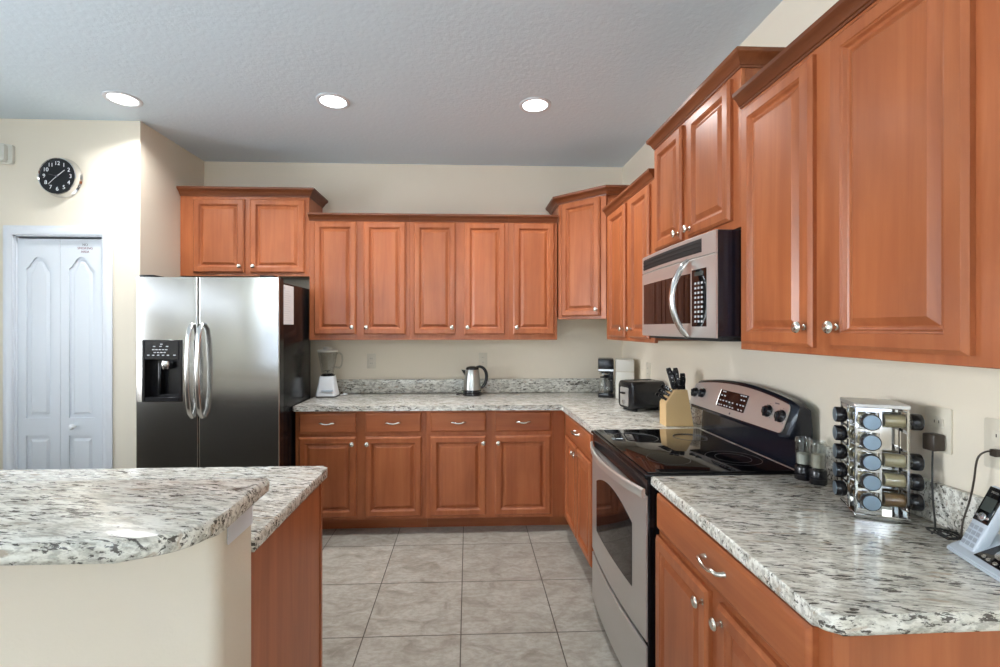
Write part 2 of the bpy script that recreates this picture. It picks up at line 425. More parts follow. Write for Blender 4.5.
def cabinet(name, label, loc, rz, w, d, h, doors=(), drawers=(), crown=None, cso=1.0, foot=None, toe=0, group=None, ends=(), bottom_gap=.014, body=None):
    """local frame: x along the front, y into the cabinet, front of face frame at y=0, z from the base"""
    t = thing(name, label, 'cabinet', loc, rz, group)
    b = MB()
    z0 = toe if toe else bottom_gap
    if body: b.prism(body, z0, h)
    else: b.box(0, w, .0185, d, z0, h)
    b.obj('carcass', wood_v, t, smooth=0)
    if not toe:
        pb = body or [(.004, .0185), (w-.004, .0185), (w-.004, d), (.004, d)]
        MB().prism(pb, z0-.004, z0-.0002).obj('bottom_panel', pale_lam, t, smooth=0)
    f = MB(); f.box(0, w, 0, .018, toe if toe else 0, h, .0015, 1)
    f.obj('face_frame', wood_v, t, smooth=0)
    if toe:
        MB().box(.0, w, .112, .127, 0, toe-.001).obj('toe_kick', wood_h, t, smooth=0)
    for (x0, x1, z0, z1, kx, kz) in doors:
        o = MB().panel(x0, x1, z0, z1, DOORP, -.020).obj('door', wood_v, t, smooth=12)
        if kx is not None: knob(o, kx, kz)
    for (x0, x1, z0, z1, npull) in drawers:
        o = MB().panel(x0, x1, z0, z1, DRAWP, -.020).obj('drawer', wood_h, t, smooth=30)
        if npull: pull(o, (x0+x1)/2 + (.022 if npull == 2 else 0), (z0+z1)/2 + (.006 if npull == 2 else 0))
    if crown:
        zc, hc, path = crown
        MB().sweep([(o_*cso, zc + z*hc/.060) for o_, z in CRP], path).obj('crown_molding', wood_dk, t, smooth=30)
    return t
G1 = 'raised-panel wall cabinets'; G2 = 'raised-panel base cabinets'
YU = 3.575
def back_upper(x0, x1, zb, zt, doors, ck, crown_h, label, ret=()):
    L = [(a-x0, b-x0, c-zb, d-zb, k-x0, kz-zb) for a, b, c, d, k, kz in doors]
    w_ = x1-x0; dep = WB-YU-.001
    path = [(0, 0), (w_, 0)]
    if 'L' in ret: path = [(0, dep)] + path
    if 'R' in ret: path = path + [(w_, dep)]
    return cabinet('upper_cabinet', label, (x0, YU, zb), 0, w_, dep, zt-zb, doors=L, crown=(ck-zb, crown_h, path), group=G1)
back_upper(-1.204, -.4455, 1.363, 2.27, [(-1.165, -.849, 1.405, 2.262, -.877, 1.459), (-.794, -.476, 1.405, 2.262, -.769, 1.459)], 2.267, .053,
           'two-door cherry wall cabinet on back wall just right of the fridge, above the blender')
back_upper(-.4450, .3095, 1.363, 2.27, [(-.414, -.095, 1.405, 2.262, -.122, 1.459), (-.029, .285, 1.405, 2.262, -.004, 1.459)], 2.267, .053,
           'two-door cherry wall cabinet on back wall directly above the electric kettle')
back_upper(.3100, .690, 1.363, 2.27, [(.348, .667, 1.405, 2.262, .373, 1.459)], 2.267, .053,
           'narrow one-door cherry wall cabinet on back wall beside the corner cabinet')
back_upper(-2.160, -1.2045, 1.845, 2.45, [(-2.060, -1.683, 1.870, 2.425, -1.711, 1.917), (-1.640, -1.237, 1.870, 2.425, -1.610, 1.917)], 2.445, .062,
           'short two-door cherry wall cabinet above the stainless fridge', ret=('R',))
# diagonal corner cabinet
s2 = math.sqrt(.5)
def toloc(X, Y): dx, dy = X-.700, Y-YU; return ((dx-dy)*s2, (dx+dy)*s2)
FWD = .408
body = [toloc(.703, YU+.02), toloc(.7, YU+.024), toloc(.7, WB-.001), toloc(WR-.001, WB-.001), toloc(WR-.001, 3.287), toloc(.992, 3.287)]
body = [(.019, .0185), toloc(.7, YU+.0005), toloc(.7, WB-.001), toloc(WR-.001, WB-.001), toloc(WR-.001, 3.287), (FWD-.002, .0185)]
cabinet('corner_cabinet', 'tall diagonal corner wall cabinet with one door, above the coffee maker', (.700, YU, 1.52), -pi/4, FWD, .3, .90,
        doors=[(.035, FWD-.045, .022, .885, FWD-.068, .07)], body=body,
        crown=(.885, .060, [toloc(.7, WB-.001), (0, 0), (FWD, 0), toloc(WR-.001, 3.287)]), group=G1)
# right-hand uppers (fronts face -X); local x = YS - Y
FX = .965
def right_upper(name_label, ya, yb, zb, zt, doors, ck, ch, ret=''):
    w_ = ya-yb; dep = WR-FX-.001
    L = [(ya-a, ya-b, c-zb, d-zb, ya-k, kz-zb) for a, b, c, d, k, kz in doors]
    path = [(0, 0), (w_, 0)]
    if 'L' in ret: path = [(0, dep)] + path
    if 'R' in ret: path = path + [(w_, dep)]
    return cabinet('upper_cabinet', name_label, (FX, ya, zb), -pi/2, w_, dep, zt-zb, doors=L, crown=(ck-zb, ch, path), cso=.69, group=G1)
right_upper('narrow two-door cherry wall cabinet between the corner cabinet and the microwave', 3.195, 2.3655, 1.375, 2.235,
            [(3.110, 2.782, 1.396, 2.215, 2.752+.045, 1.449), (2.70, 2.412, 1.396, 2.215, 2.66, 1.449)], 2.228, .052)
right_upper('raised two-door cherry wall cabinet directly above the microwave', 2.365, 1.6055, 1.812, 2.385,
            [(2.330, 2.036, 1.845, 2.36, 1.970+.085, 1.877), (1.975, 1.652, 1.845, 2.36, 1.9-.0+.045, 1.877)], 2.375, .056, 'LR')
right_upper('large two-door cherry wall cabinet at the right edge, above the spice rack', 1.605, .800, 1.379, 2.240,
            [(1.581, 1.248, 1.400, 2.212, 1.270, 1.456), (1.186, .845, 1.400, 2.212, 1.155, 1.456)], 2.228, .050, 'R')
# base cabinets along the back wall
YF = 3.292
def back_base(x0, x1, doors, drawers, label, w_extra=0):
    return cabinet('base_cabinet', label, (x0, YF, 0), 0, x1-x0, WB-YF-.001, .875,
        doors=[(a-x0, b-x0, .130, .692, k-x0, .645) for a, b, k in doors],
        drawers=[(a-x0, b-x0, .722, .860, 1) for a, b in drawers], toe=.108, group=G2)
back_base(-1.204, -.2965, [(-1.178, -.783, -.806), (-.721, -.328, -.703)], [(-1.176, -.783), (-.719, -.328)],
          'two-door, two-drawer cherry base cabinet on back wall nearest the fridge')
back_base(-.2960, .604, [(-.266, .127, .108), (.190, .587, .212)], [(-.264, .127), (.192, .587)],
          'two-door, two-drawer cherry base cabinet on back wall below the kettle')
# corner filler
cf = thing('corner_filler', 'plain cherry filler panel in the inner corner of the base cabinets', 'cabinet', (.6045, YF, 0))
MB().box(0, .087, 0, .5, .108, .875).obj('panel', wood_v, cf, smooth=0)
MB().box(0, .197, .112, .127, 0, .107).obj('toe_kick', wood_h, cf, smooth=0)
FB = .692
def right_base(label, ya, yb, doors, drawers):
    return cabinet('base_cabinet', label, (FB, ya, 0), -pi/2, ya-yb, WR-FB-.001, .875,
        doors=[(ya-a, ya-b, .130, .708, ya-k, .668) for a, b, k in doors],
        drawers=[(ya-a, ya-b, .737, .862, 2) for a, b in drawers], toe=.108, group=G2)
right_base('narrow cherry base cabinet between the inner corner and the stove', 3.288, 2.425,
           [(3.215, 2.880, 2.905), (2.862, 2.540, 2.836)], [(3.175, 2.550)])
nb = right_base('cherry base cabinet with one wide drawer, in front of the stove at the right', 1.655, .856,
           [(1.650, 1.288, 1.306), (1.236, .890, 1.206)], [(1.640, .890)])
MB().box(.7992, .8025, .0, .030, .108, .875).obj('end_stile', wood_v, nb, smooth=0)

# ------------------------------------------------------------------ countertops
def corner_round(c, r, a0, n=6): return [(c[0]+r*cos(R(a0+90*i/n)), c[1]+r*sin(R(a0+90*i/n))) for i in range(n+1)]
ct = thing('countertop', 'L-shaped speckled granite countertop with kettle and toaster, in the back corner', 'countertop', (-1.2, WB, .876))
def place(o, p): o.location = tuple(-a for a in p); return o
P0 = (-1.2, WB, .876)
poly = [(-1.212, 3.262), (-1.200, 3.250), (.660, 3.250), (.668, 3.242), (.668, 2.4225), (WR-.001, 2.4225), (WR-.001, WB-.001), (-1.212, WB-.001)]
o = MB().prism(poly, .876, .914, 'z', .010, 3).obj('slab', granite_m, ct); place(o, P0)
b = MB(); b.box(-1.135, WR-.001, WB-.021, WB-.001, .9142, 1.028, .003, 2); b.box(WR-.021, WR-.001, 2.426, WB-.022, .9142, 1.028, .003, 2)
place(b.obj('backsplash', granite_m, ct), P0)
ct = thing('countertop', 'speckled granite countertop under the spice rack and cordless phone', 'countertop', (WR, 1.2, .876))
P0 = (WR, 1.2, .876)
poly = [(.668, 1.672), ] + [(.668+.034-.034*cos(R(a)), .842+.034-.034*sin(R(a))) for a in range(0, 91, 15)] + [(WR-.001, .842), (WR-.001, 1.672)]
place(MB().prism(poly, .876, .914, 'z', .010, 3).obj('slab', granite_m, ct), P0)
place(MB().box(WR-.021, WR-.001, .845, 1.669, .9142, 1.025, .003, 2).obj('backsplash', granite_m, ct), P0)

# island
IX0 = -3.6
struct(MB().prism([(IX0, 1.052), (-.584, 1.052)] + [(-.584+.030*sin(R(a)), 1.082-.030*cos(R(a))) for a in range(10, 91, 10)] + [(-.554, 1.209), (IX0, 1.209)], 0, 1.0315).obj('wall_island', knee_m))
struct(MB().prism([(-.5535, 1.09), (-.548, 1.085), (-.548, 1.205), (-.5535, 1.205)], .957, 1.031, 'z').obj('trim_2', trim_m))
ic = thing('island_cabinet', 'cherry island cabinet end panel under the lower granite top', 'cabinet', (-.6, 1.5, 0))
P0 = (-.6, 1.5, 0)
place(MB().box(IX0, -.592, 1.211, 1.80, .1, .875).obj('carcass', wood_v, ic, smooth=0), P0)
place(MB().box(-.591, -.556, 1.211, 1.782, 0, .875).obj('end_panel', wood_v, ic, smooth=0), P0)
place(MB().box(IX0, -.592, 1.8005, 1.82, .1, .875).obj('face_frame', wood_v, ic, smooth=0), P0)
place(MB().box(-3.5, -.70, 1.8205, 1.842, .11, .86, .004, 1).obj('reflection_panels', dark_refl, ic, smooth=0), P0)  # unseen panels, added to darken what the fridge doors reflect
place(MB().box(-.5558, -.552, 1.762, 1.784, 0, .875, .001, 1).obj('edge_strip', wood_v, ic, smooth=0), P0)
poly = [(IX0, 1.211), (-.545, 1.211)] + corner_round((-.565, 1.822), .02, 0) + [(IX0, 1.842)]
tag(MB().prism(poly, .876, .914, 'z', .010, 3).obj('island_countertop', granite_m), 'lower granite island countertop showing as a strip right of the raised bar', 'countertop')
poly = [(IX0, .857), (-.633, .857), (-.600, .862), (-.572, .872), (-.547, .889), (-.528, .910), (-.516, .935), (-.509, .967), (-.507, 1.0)] + [(-.507, 1.205), (-.511, 1.217), (-.520, 1.226), (-.532, 1.23), (IX0, 1.23)]
tag(MB().prism(poly, 1.032, 1.070, 'z', .013, 4).obj('bar_top', granite_m), 'raised granite bar top with rounded corner over the beige island wall', 'bar top')

# ------------------------------------------------------------------ refrigerator
FO = (-2.095, 3.0, 0); fr = thing('refrigerator', 'stainless side-by-side refrigerator with black ice dispenser', 'refrigerator', FO)
FW, FS = .892, .386
b = MB(); b.box(.01, .873, .085, .66, .02, 1.755, .006, 2); b.box(.03, .83, .10, .64, 0, .02)
b.obj('body', black_e, fr)
def fdoor(x0, x1, hole=None):
    b = MB(); n = 10; r = .010
    prof = [(x0, .075), (x0, .02)] + [(x0+r-r*cos(R(a)), .02-r*sin(R(a))*.9) for a in range(15, 91, 15)] + [(x1-r+r*cos(R(a)), .02-r*sin(R(a))*.9) for a in range(90, 14, -15)] + [(x1, .02), (x1, .075)]
    if not hole: b.prism(prof, .10, 1.776, 'z')
    else:
        hx0, hx1, hz0, hz1 = hole
        b.prism(prof, .10, hz0, 'z'); b.prism(prof, hz1, 1.776, 'z')
        c = [(x, y) for x, y in prof if x < (x0+x1)/2] ; b.prism(c + [(hx0, .0038), (hx0, .075)], hz0, hz1, 'z')
        c = [(x, y) for x, y in prof if x > (x0+x1)/2] ; b.prism([(hx1, .075), (hx1, .0038)] + c, hz0, hz1, 'z')
    return b.obj('door', steel_x, fr, smooth=35)
HZ = (.989, 1.379)
d1 = fdoor(0, FS-.002, (.048, .294, *HZ)); d2 = fdoor(FS+.002, FW)
MB().box(FW+.0002, FW+.002, .024, .074, .101, 1.775).obj('door_edge', black_e, d2, smooth=0)
# dispenser
dp = MB()
for x0, x1, z0, z1 in ((.048, .066, *HZ), (.276, .294, *HZ), (.066, .276, HZ[0], HZ[0]+.03), (.066, .276, 1.255, HZ[1])): dp.box(x0, x1, -.004, .07, z0, z1, .003, 1)
dp.box(.066, .276, .062, .07, 1.019, 1.255)
dp = dp.obj('ice_dispenser', black, d1)
MB().box(.132, .150, .02, .06, 1.03, 1.235, .004, 2).obj('paddle', black_e, dp)
MB().lathe([(.030, 0), (.034, .02), (.026, .05), (.012, .055)], (.178, .035, 1.245), (0, 0, -1)).obj('spout', bar_m, dp)
kb = MB()
for r_, row in enumerate(((.135, .03), (.135, .10))): pass
for z, xs in ((1.352, (.17,)), (1.338, (.125, .165, .205)), (1.318, (.12, .14, .16, .18, .20)), (1.300, (.13, .15, .17, .19)), (1.283, (.09, .12, .15, .18, .21, .25))):
    for x in xs: kb.box(x-.007, x+.007, -.0055, -.0038, z-.003, z+.003)
kb.obj('buttons', pale_ink, dp, smooth=0)
for hx in (FS-.031, FS+.031):
    pts = []
    for i in range(17):
        t = i/16; z = .885+.60*t; pts.append((hx, -.012-.043*sin(pi*t)**.6, z))
    pts = [(hx, 0, .89)] + pts[1:-1] + [(hx, 0, 1.48)]
    MB().tube(pts, [.012]+[.0135]*15+[.012], 12, sq=(.8, 1.15), up=(1, 0, 0)).obj('handle', bar_m, d1 if hx < FS else d2)
for x in (.05, .80): MB().box(x-.04, x+.05, .03, .14, 1.7765 if False else 1.7762, 1.792, .004, 2).obj('hinge_cover', black, fr)
tag(MB().box(0, .002, 3.088, 3.30, 1.478, 1.742).obj('paper_sheet', paper_m, smooth=0, loc=(-1.2218, 0, 0)), 'white printed sheet stuck to the black side of the fridge', 'paper')
ps = bpy.data.objects['paper_sheet']
lb = MB()
for i in range(14): lb.box(.0021, .0024, 3.105, 3.105+.17*random.uniform(.6, 1), 1.70-.015*i, 1.703-.015*i)
lb.box(.0021, .0024, 3.11, 3.15, 1.712, 1.727)
lb.obj('printing', pale_ink, ps, smooth=0)

# ------------------------------------------------------------------ range
RG = thing('range', 'stainless electric range with black glass cooktop', 'stove', (.655, 2.4205, 0), -pi/2)
RW = .745
MB().box(.003, RW-.003, .0075, .63, .03, .902, .002, 1).obj('body', black_e, RG)
MB().box(.03, RW-.03, .05, .6, 0, .03).obj('base', black_mt, RG, smooth=0)
def bow(x, a=.018): t = 2*x/RW-1; return a*(1-t*t)
def bowed(x0, x1, z0, z1, y0, th, a=.018, n=16, ztop=None):
    F = []; 
    for i in range(n+1):
        x = x0+(x1-x0)*i/n; y = y0-bow(x, a); zt = ztop(x) if ztop else z1
        F.append([(x, y+.004, z0), (x, y, z0+.004), (x, y, zt-.004), (x, y+.004, zt), (x, y0+th, zt), (x, y0+th, z0)])
    b = MB(); b.loops(F); return b
bowed(.004, RW-.004, .045, .282, -.002, .006).obj('storage_drawer', steel_w, RG, smooth=35)
dr = bowed(.004, RW-.004, .300, .835, -.002, .006).obj('oven_door', steel_w, RG, smooth=35)
# arched window glass
def archz(x): t = (x-.3725)/.25; return .690+.058*(1-t*t)
n = 20; L = []
for i in range(n+1):
    x = .1225+.50*i/n; y = -.0035-bow(x); zt = archz(x)
    L.append([(x, y, .440), (x, y, zt), (x, y+.003, zt), (x, y+.003, .440)])
MB().loops(L).obj('oven_window', black_g, dr, smooth=35)
bowed(.004, RW-.004, .838, .898, .002, .005, .006).obj('vent_strip', black, RG, smooth=35)
pts = []; 
for i in range(25):
    x = .012+(RW-.024)*i/24; t = 2*x/RW-1; pts.append((x, -.006-.052*(1-t*t), .850))
hb = MB(); L = []
for i, p in enumerate(pts):
    x, y, z = p; L.append([(x, y-.004, z-.024), (x, y-.007, z-.008), (x, y-.006, z+.006), (x, y, z+.012), (x, y+.007, z+.010), (x, y+.008, z-.024)])
hb.loops(L); 
hb.obj('door_handle', hand_m, dr, smooth=35)
# cooktop
ck = MB(); ck.box(0, RW, -.008, .60, .9025, .9155, .003, 2)
ck = ck.obj('cooktop_frame', black_e, RG)
cg = MB().box(.012, RW-.012, .008, .565, .9157, .9215, .002, 2).obj('cooktop_glass', black_g, RG)
for cx, cy, rs in ((.19, .16, (.105, .1035)), (.19, .43, (.078, .0768)), (.56, .16, (.085, .0838)), (.56, .43, (.105, .1035)), (.56, .43, (.068, .0668))):
    b = MB(); nn = 48
    o_ = [(cx+rs[0]*cos(2*pi*i/nn), cy+rs[0]*sin(2*pi*i/nn)) for i in range(nn)]; i_ = [(cx+rs[1]*cos(2*pi*i/nn), cy+rs[1]*sin(2*pi*i/nn)) for i in range(nn)]
    b.loops([[(x, y, .9216) for x, y in o_], [(x, y, .9219) for x, y in o_], [(x, y, .9219) for x, y in i_], [(x, y, .9216) for x, y in i_]], False, False)
    b.obj('burner_ring', ring_m, cg, smooth=0)
tb = MB(); tb.tube([(.012, .569, .9195), (RW-.012, .569, .9195)], .0022, 8); tb.tube([(.012, .580, .918), (RW-.012, .580, .918)], .0018, 8)
tb.obj('rear_trim', steel_w, RG)
# backguard
def bulge(x): t = 2*x/RW-1; return .034*(1-t*t)
PY, PZ, PS, PT = .514, 1.054, .04/.112, .112     # control face: bottom edge, slope, height at the ends
L = []; n = 24
xs = [0, .012] + [.03+(RW-.06)*i/n for i in range(n+1)] + [RW-.012, RW]
for x in xs:
    e = min(x, RW-x); k = 0 if e >= .03 else (1-e/.03)**2; q = bulge(x)
    L.append([(x, .585, .9158), (x, .582+.01*k, 1.028), (x, PY+.003+.04*k, PZ-.012+.008*k), (x, PY+.04*k, PZ+.004*k), (x, PY+PS*(PT+q)+.02*k, PZ+PT+q-.012*k), (x, PY+.012+PS*(PT+q)+.01*k, PZ+PT+.008+q-.014*k), (x, .600, PZ+PT+.004+q-.014*k), (x, .618, PZ+PT-.02+q*.8), (x, .625, 1.08), (x, .625, .9158)])
bgd = MB().loops(L).obj('backguard', navy, RG, smooth=30)
# steel control face, on plane from (.466,1.062) to (.502,1.182)
def pl(x, v, out=.0): # v=z height; plane y
    return (x, PY+(v-PZ)*PS-out, v)
n = 24; L = []
def cf_top(x):
    e = min(x-.012, RW-.012-x); return PZ+PT-.005+bulge(x) - (0 if e > .02 else .02-math.sqrt(max(0, .0004-(.02-e)**2)))
def cf_bot(x):
    e = min(x-.012, RW-.012-x); return PZ+.005 + (0 if e > .02 else .02-math.sqrt(max(0, .0004-(.02-e)**2)))
xs = [.012+.0025*i for i in range(9)] + [.04+(RW-.08)*i/20 for i in range(21)] + [RW-.032+.0025*i for i in range(9)]
for x in xs: L.append([pl(x, cf_bot(x), -.001), pl(x, cf_bot(x), .003), pl(x, cf_top(x), .003), pl(x, cf_top(x), -.001)])
face = MB().loops(L).obj('control_panel', steel_w, bgd, smooth=35)
NRM = Vector((0, -1, PS)).normalized()
for x, z in ((.040, 1.118), (.112, 1.124), (.624, 1.124), (.703, 1.118)):
    y = pl(x, z, .003)[1]
    kk = MB().lathe([(.024, 0), (.025, .004), (.021, .008), (.0195, .014), (.0175, .017), (0, .018)], (x, y, z), NRM, 24)
    kk.box(x-.004, x+.004, y-.024, y-.012, z-.018, z+.018, .001, 1)
    kk.obj('knob', black, face)
    mk = MB()
    for a in range(-140, 141, 35):
        px_, pz_ = x+.029*sin(R(a)), z+.029*cos(R(a)); yy = pl(px_, pz_, .0036)[1]; mk.box(px_-.0012, px_+.0012, yy, yy+.0012, pz_-.0012, pz_+.0012)
    mk.obj('dial_marks', ink, face, smooth=0)
dsp = MB(); x0, x1, z0, z1 = .264, .478, 1.089, 1.163
dsp.loops([[pl(x0, z0, .003), pl(x1, z0, .003), pl(x1, z1, .003), pl(x0, z1, .003)], [pl(x0+.001, z0, .006), pl(x1, z0, .006), pl(x1, z1, .006), pl(x0+.001, z1, .006)]])
dsp = dsp.obj('clock_display', black_g, face, smooth=0)
fr_ = MB(); fr_.tube([pl(x0-.003, z0, .004), pl(x0-.003, z1, .004)], .003, 6); fr_.obj('display_bezel', chrome, dsp)
kb = MB()
for r_, (zz, xs_) in enumerate(((1.156, (.29, .305, .43, .448, .463)), (1.138, (.285, .31, .44, .46)), (1.116, (.285, .31, .335, .36, .385, .42, .445, .465)), (1.096, (.285, .305, .33, .35, .375, .395, .44, .462)))):
    for x in xs_:
        p = pl(x, zz, .0066); kb.box(p[0]-.0055, p[0]+.0055, p[1], p[1]+.001, zz-.004, zz+.004)
kb.obj('buttons', pale_ink, dsp, smooth=0)
p = pl(.385, 1.070, .0035); MB().lathe([(.005, 0), (.005, .001)], p, NRM, 16).obj('round_emblem', ink, face)
p = pl(.660, 1.160, .0034); MB().box(p[0]-.012, p[0]+.012, p[1]-.0006, p[1]+.001, 1.157, 1.162).obj('small_plate', ink, face)

# ------------------------------------------------------------------ microwave
MW = thing('microwave', 'over-the-range stainless microwave with curved handle', 'microwave', (.876, 2.302, 1.417), -pi/2)
MWW, MWH = .692, .387
MB().box(.001, MWW-.001, .009, .434, .004, MWH, .003, 1).obj('case', navy, MW)
def mbow(x): t = 2*x/MWW-1; return .014*(1-t*t)
def mw_plate(x0, x1, z0, z1, y0, th, n=14, name='plate', m=steel_w, parent=MW):
    L = []
    for i in range(n+1):
        x = x0+(x1-x0)*i/n; y = y0-mbow(x)
        L.append([(x, y+.003, z0), (x, y, z0+.003), (x, y, z1-.003), (x, y+.003, z1), (x, y0+th, z1), (x, y0+th, z0)])
    return MB().loops(L).obj(name, m, parent, smooth=35)
mw_plate(0, MWW, .305, MWH, 0, .008, name='vent_panel')
vp = bpy.data.objects['vent_panel']
vg = mw_plate(.022, .605, .318, .374, -.0006, .004, name='vent_grille', m=black_mt, parent=vp)
for k in range(3): mw_plate(.024, .603, .325+.016*k, .329+.016*k, -.0035, .003, name='slat', m=black_mt, parent=vg)
md = mw_plate(0, MWW, 0, .303, 0, .008, name='door')
mw_plate(.026, .527, .052, .252, -.0006, .003, name='window', m=black_g, parent=md)
kp = mw_plate(.537, .637, .040, .262, -.0006, .003, name='control_panel', m=black_g, parent=md)
kb = MB()
for r_ in range(9):
    for c_ in range(3):
        x = .565+.022*c_; z = .062+.018*r_; kb.box(x-.006, x+.006, -.0022-mbow(x), -.0010-mbow(x), z-.004, z+.004)
kb.obj('keypad', pale_ink, kp, smooth=0)
mw_plate(.558, .618, .232, .252, -.0016, .001, name='screen', m=lcd, parent=kp)
pts = []; hx = .522
for i in range(21):
    t = i/20; z = .002+.298*t; pts.append((hx, -.008-mbow(hx)-(.064)*sin(pi*t)**.75, z))
MB().tube(pts, [.010]+[.0145]*19+[.010], 12, sq=(.75, 1.0), up=(1, 0, 0)).obj('handle', bar_m, md)
MB().box(.02, MWW-.02, .03, .42, -.012, .0035).obj('underside', black_mt, MW, smooth=0)

# ------------------------------------------------------------------ recessed lights
def can(x, y, label, group='recessed ceiling lights'):
    t = thing('recessed_light', label, 'ceiling light', (x, y, ZC), 0, group)
    MB().lathe([(.098, 0), (.098, -.004), (.088, -.008), (.076, -.005), (.074, 0)], (0, 0, 0), (0, 0, 1), 40, False, False).obj('trim_ring', trim_m, t)
    MB().lathe([(.074, -.0035), (.060, -.0045), (0, -.0048)], (0, 0, 0), (0, 0, 1), 32, True, False).obj('bulb_face', lamp_m, t)
    d = bpy.data.lights.new('can_lamp', 'AREA'); d.shape = 'DISK'; d.size = .14; d.energy = CAN; d.color = (1, 1, 1); d.spread = R(145)
    o = bpy.data.objects.new('can_lamp', d); COL.objects.link(o); o.location = (x, y, ZC-.02)
can(-2.057, 2.853, 'leftmost round ceiling downlight, in front of the fridge nook', 'recessed ceiling lights')
can(-.812, 2.830, 'middle round ceiling downlight of the three in view')
can(.410, 2.829, 'rightmost round ceiling downlight, nearest the right wall cabinets')
for x, y in ((-2.6, -1.6), (-.3, -1.6), (-2.6, -3.1), (-.3, -3.1)):  # unseen lamps added behind the camera as extra room light
    d = bpy.data.lights.new('rear_fill_lamp', 'AREA'); d.shape = 'DISK'; d.size = .14; d.energy = CAN*.5; d.color = (1, 1, 1); d.spread = R(130)
    o = bpy.data.objects.new('rear_fill_lamp', d); COL.objects.link(o); o.location = (x, y, ZC-.02)

# ------------------------------------------------------------------ clock and sensor
CK = thing('wall_clock', 'round black wall clock with white numerals and silver case', 'clock', (-2.655, WP, 2.436))
MB().lathe([(.128, 0), (.131, .006), (.125, .018), (.118, .034), (.120, .044), (.116, .048), (.114, .046), (.113, .040)], (0, 0, 0), (0, -1, 0), 48, True, False).obj('case', chrome, CK)
MB().lathe([(.1135, .036), (.1135, .0405), (0, .0406)], (0, 0, 0), (0, -1, 0), 48).obj('dial', black, CK)
for i in range(1, 13):
    a = R(30*i); text(str(i), .036, pale_ink if False else white_p, CK, (.083*sin(a), -.0415, .083*cos(a)), (pi/2, 0, 0), 'numeral')
def hand(name, ang, ln, wd, y, m):
    a = R(ang); b = MB(); b.box(-wd, wd, y-.001, y, -.015, ln); b.xf(Matrix.Rotation(a, 4, 'Y')); b.obj(name, m, CK, smooth=0)
hand('hour_hand', 50, .062, .0022, -.0425, pale_ink); hand('minute_hand', 226, .075, .0016, -.044, pale_ink); hand('second_hand', 283, .05, .0008, -.0455, ink)
MB().lathe([(.006, .040), (.006, .047), (0, .0475)], (0, 0, 0), (0, -1, 0), 16).obj('hub', ink, CK)
sn = thing('motion_sensor', 'small white motion sensor on the wall above the pantry door', 'sensor', (-3.0, WP, 2.583))
b = MB(); b.prism(rrect(-.045, .045, -.062, .062, .012), 0, -.02, 'y', .003, 2); b.obj('housing', white_c, sn)
b = MB(); b.prism(rrect(-.045, .020, -.055, .060, .012), -.0205, -.048, 'y', .012, 3); b.obj('lens', white_c, sn)

# ------------------------------------------------------------------ outlets
def outlet(label, loc, rz, group='wall outlet plates', double=False):
    t = thing('wall_outlet', label, 'outlet', loc, rz, group); w_ = .060 if double else .036
    b = MB(); b.prism(rrect(-w_, w_, -.062, .062, .004), 0, -.005, 'y', .002, 2); b.obj('cover_plate', plate_m, t)
    for z in (-.020, .020):
        b = MB(); b.prism(rrect(-.017, .017, z-.014, z+.014, .006), -.0052, -.008, 'y'); rc = b.obj('socket', plate_m, t)
        b = MB()
        for x in (-.006, .006): b.box(x-.001, x+.001, -.0085, -.0081, z-.002, z+.006)
        b.obj('slots', brown_p, rc, smooth=0)
    return t
outlet('pale outlet plate on back wall right of the blender', (-.802, WB-.0005, 1.18), 0)
outlet('pale outlet plate on back wall just behind the kettle', (.125, WB-.0005, 1.185), 0)
outlet('outlet plate behind the spice rack holding the brown power adapter', (WR-.0005, 1.240, 1.172), -pi/2)
outlet('outlet plate at the right edge holding the phone cord', (WR-.0005, 1.088, 1.166), -pi/2)
outlet('outlet plate on right wall above the toaster', (WR-.0005, 3.32, 1.14), -pi/2)
ad = thing('power_adapter', 'dark brown power adapter with tangled cord, plugged in beside the spice rack', 'power adapter', (WR-.0085, 1.232, 1.138), -pi/2)
b = MB(); b.box(-.017, .017, -.034, 0, -.022, .024, .004, 2); b.obj('plug_body', brown_p, ad)
def W2(px): return px
cord = [(WR-.028, 1.232, 1.122), (WR-.030, 1.231, 1.08), (WR-.036, 1.226, 1.03), (WR-.05, 1.21, .98), (WR-.06, 1.195, .935), (WR-.075, 1.18, .919), (WR-.10, 1.165, .9175)]
b = MB(); b.tube(cord, .0022, 8)
pts = []
for i in range(60):
    a = i*.55; r = .020+.010*sin(i*.37); pts.append((WR-.085+r*cos(a)*.8+.012*sin(i*.9), 1.145+r*sin(a)*1.3, .9185+.0045*(i % 7)/1.5*.6+.003*sin(i)**2))
b.tube(pts, .0018, 6)
bpy.context.view_layer.update(); b.xf(ad.matrix_world.inverted()); b.obj('cord', black_mt, ad)
pc = [(WR-.012, 1.088, 1.146), (WR-.035, 1.092, 1.150), (WR-.05, 1.10, 1.13), (WR-.046, 1.112, 1.07), (WR-.045, 1.122, 1.02), (WR-.055, 1.130, .96), (WR-.075, 1.115, .925), (WR-.09, 1.10, .9175)]
# smooth the cord
def smooth_pts(P, k=6):
    P = [Vector(p) for p in P]; out = []
    for i in range(len(P)-1):
        p0, p1, p2, p3 = P[max(i-1, 0)], P[i], P[i+1], P[min(i+2, len(P)-1)]
        for j in range(k):
            t = j/k; out.append(.5*((2*p1)+(p2-p0)*t+(2*p0-5*p1+4*p2-p3)*t*t+(3*p1-p0-3*p2+p3)*t**3))
    return out+[P[-1]]
b = MB(); b.tube(smooth_pts(pc), .0022, 8); b.box(WR-.026, WR-.0087, 1.080, 1.096, 1.138, 1.156, .002, 1)
tag(b.obj('phone_cord', brown_p), 'thin dark cord looping from the right-edge outlet to the phone', 'cord')

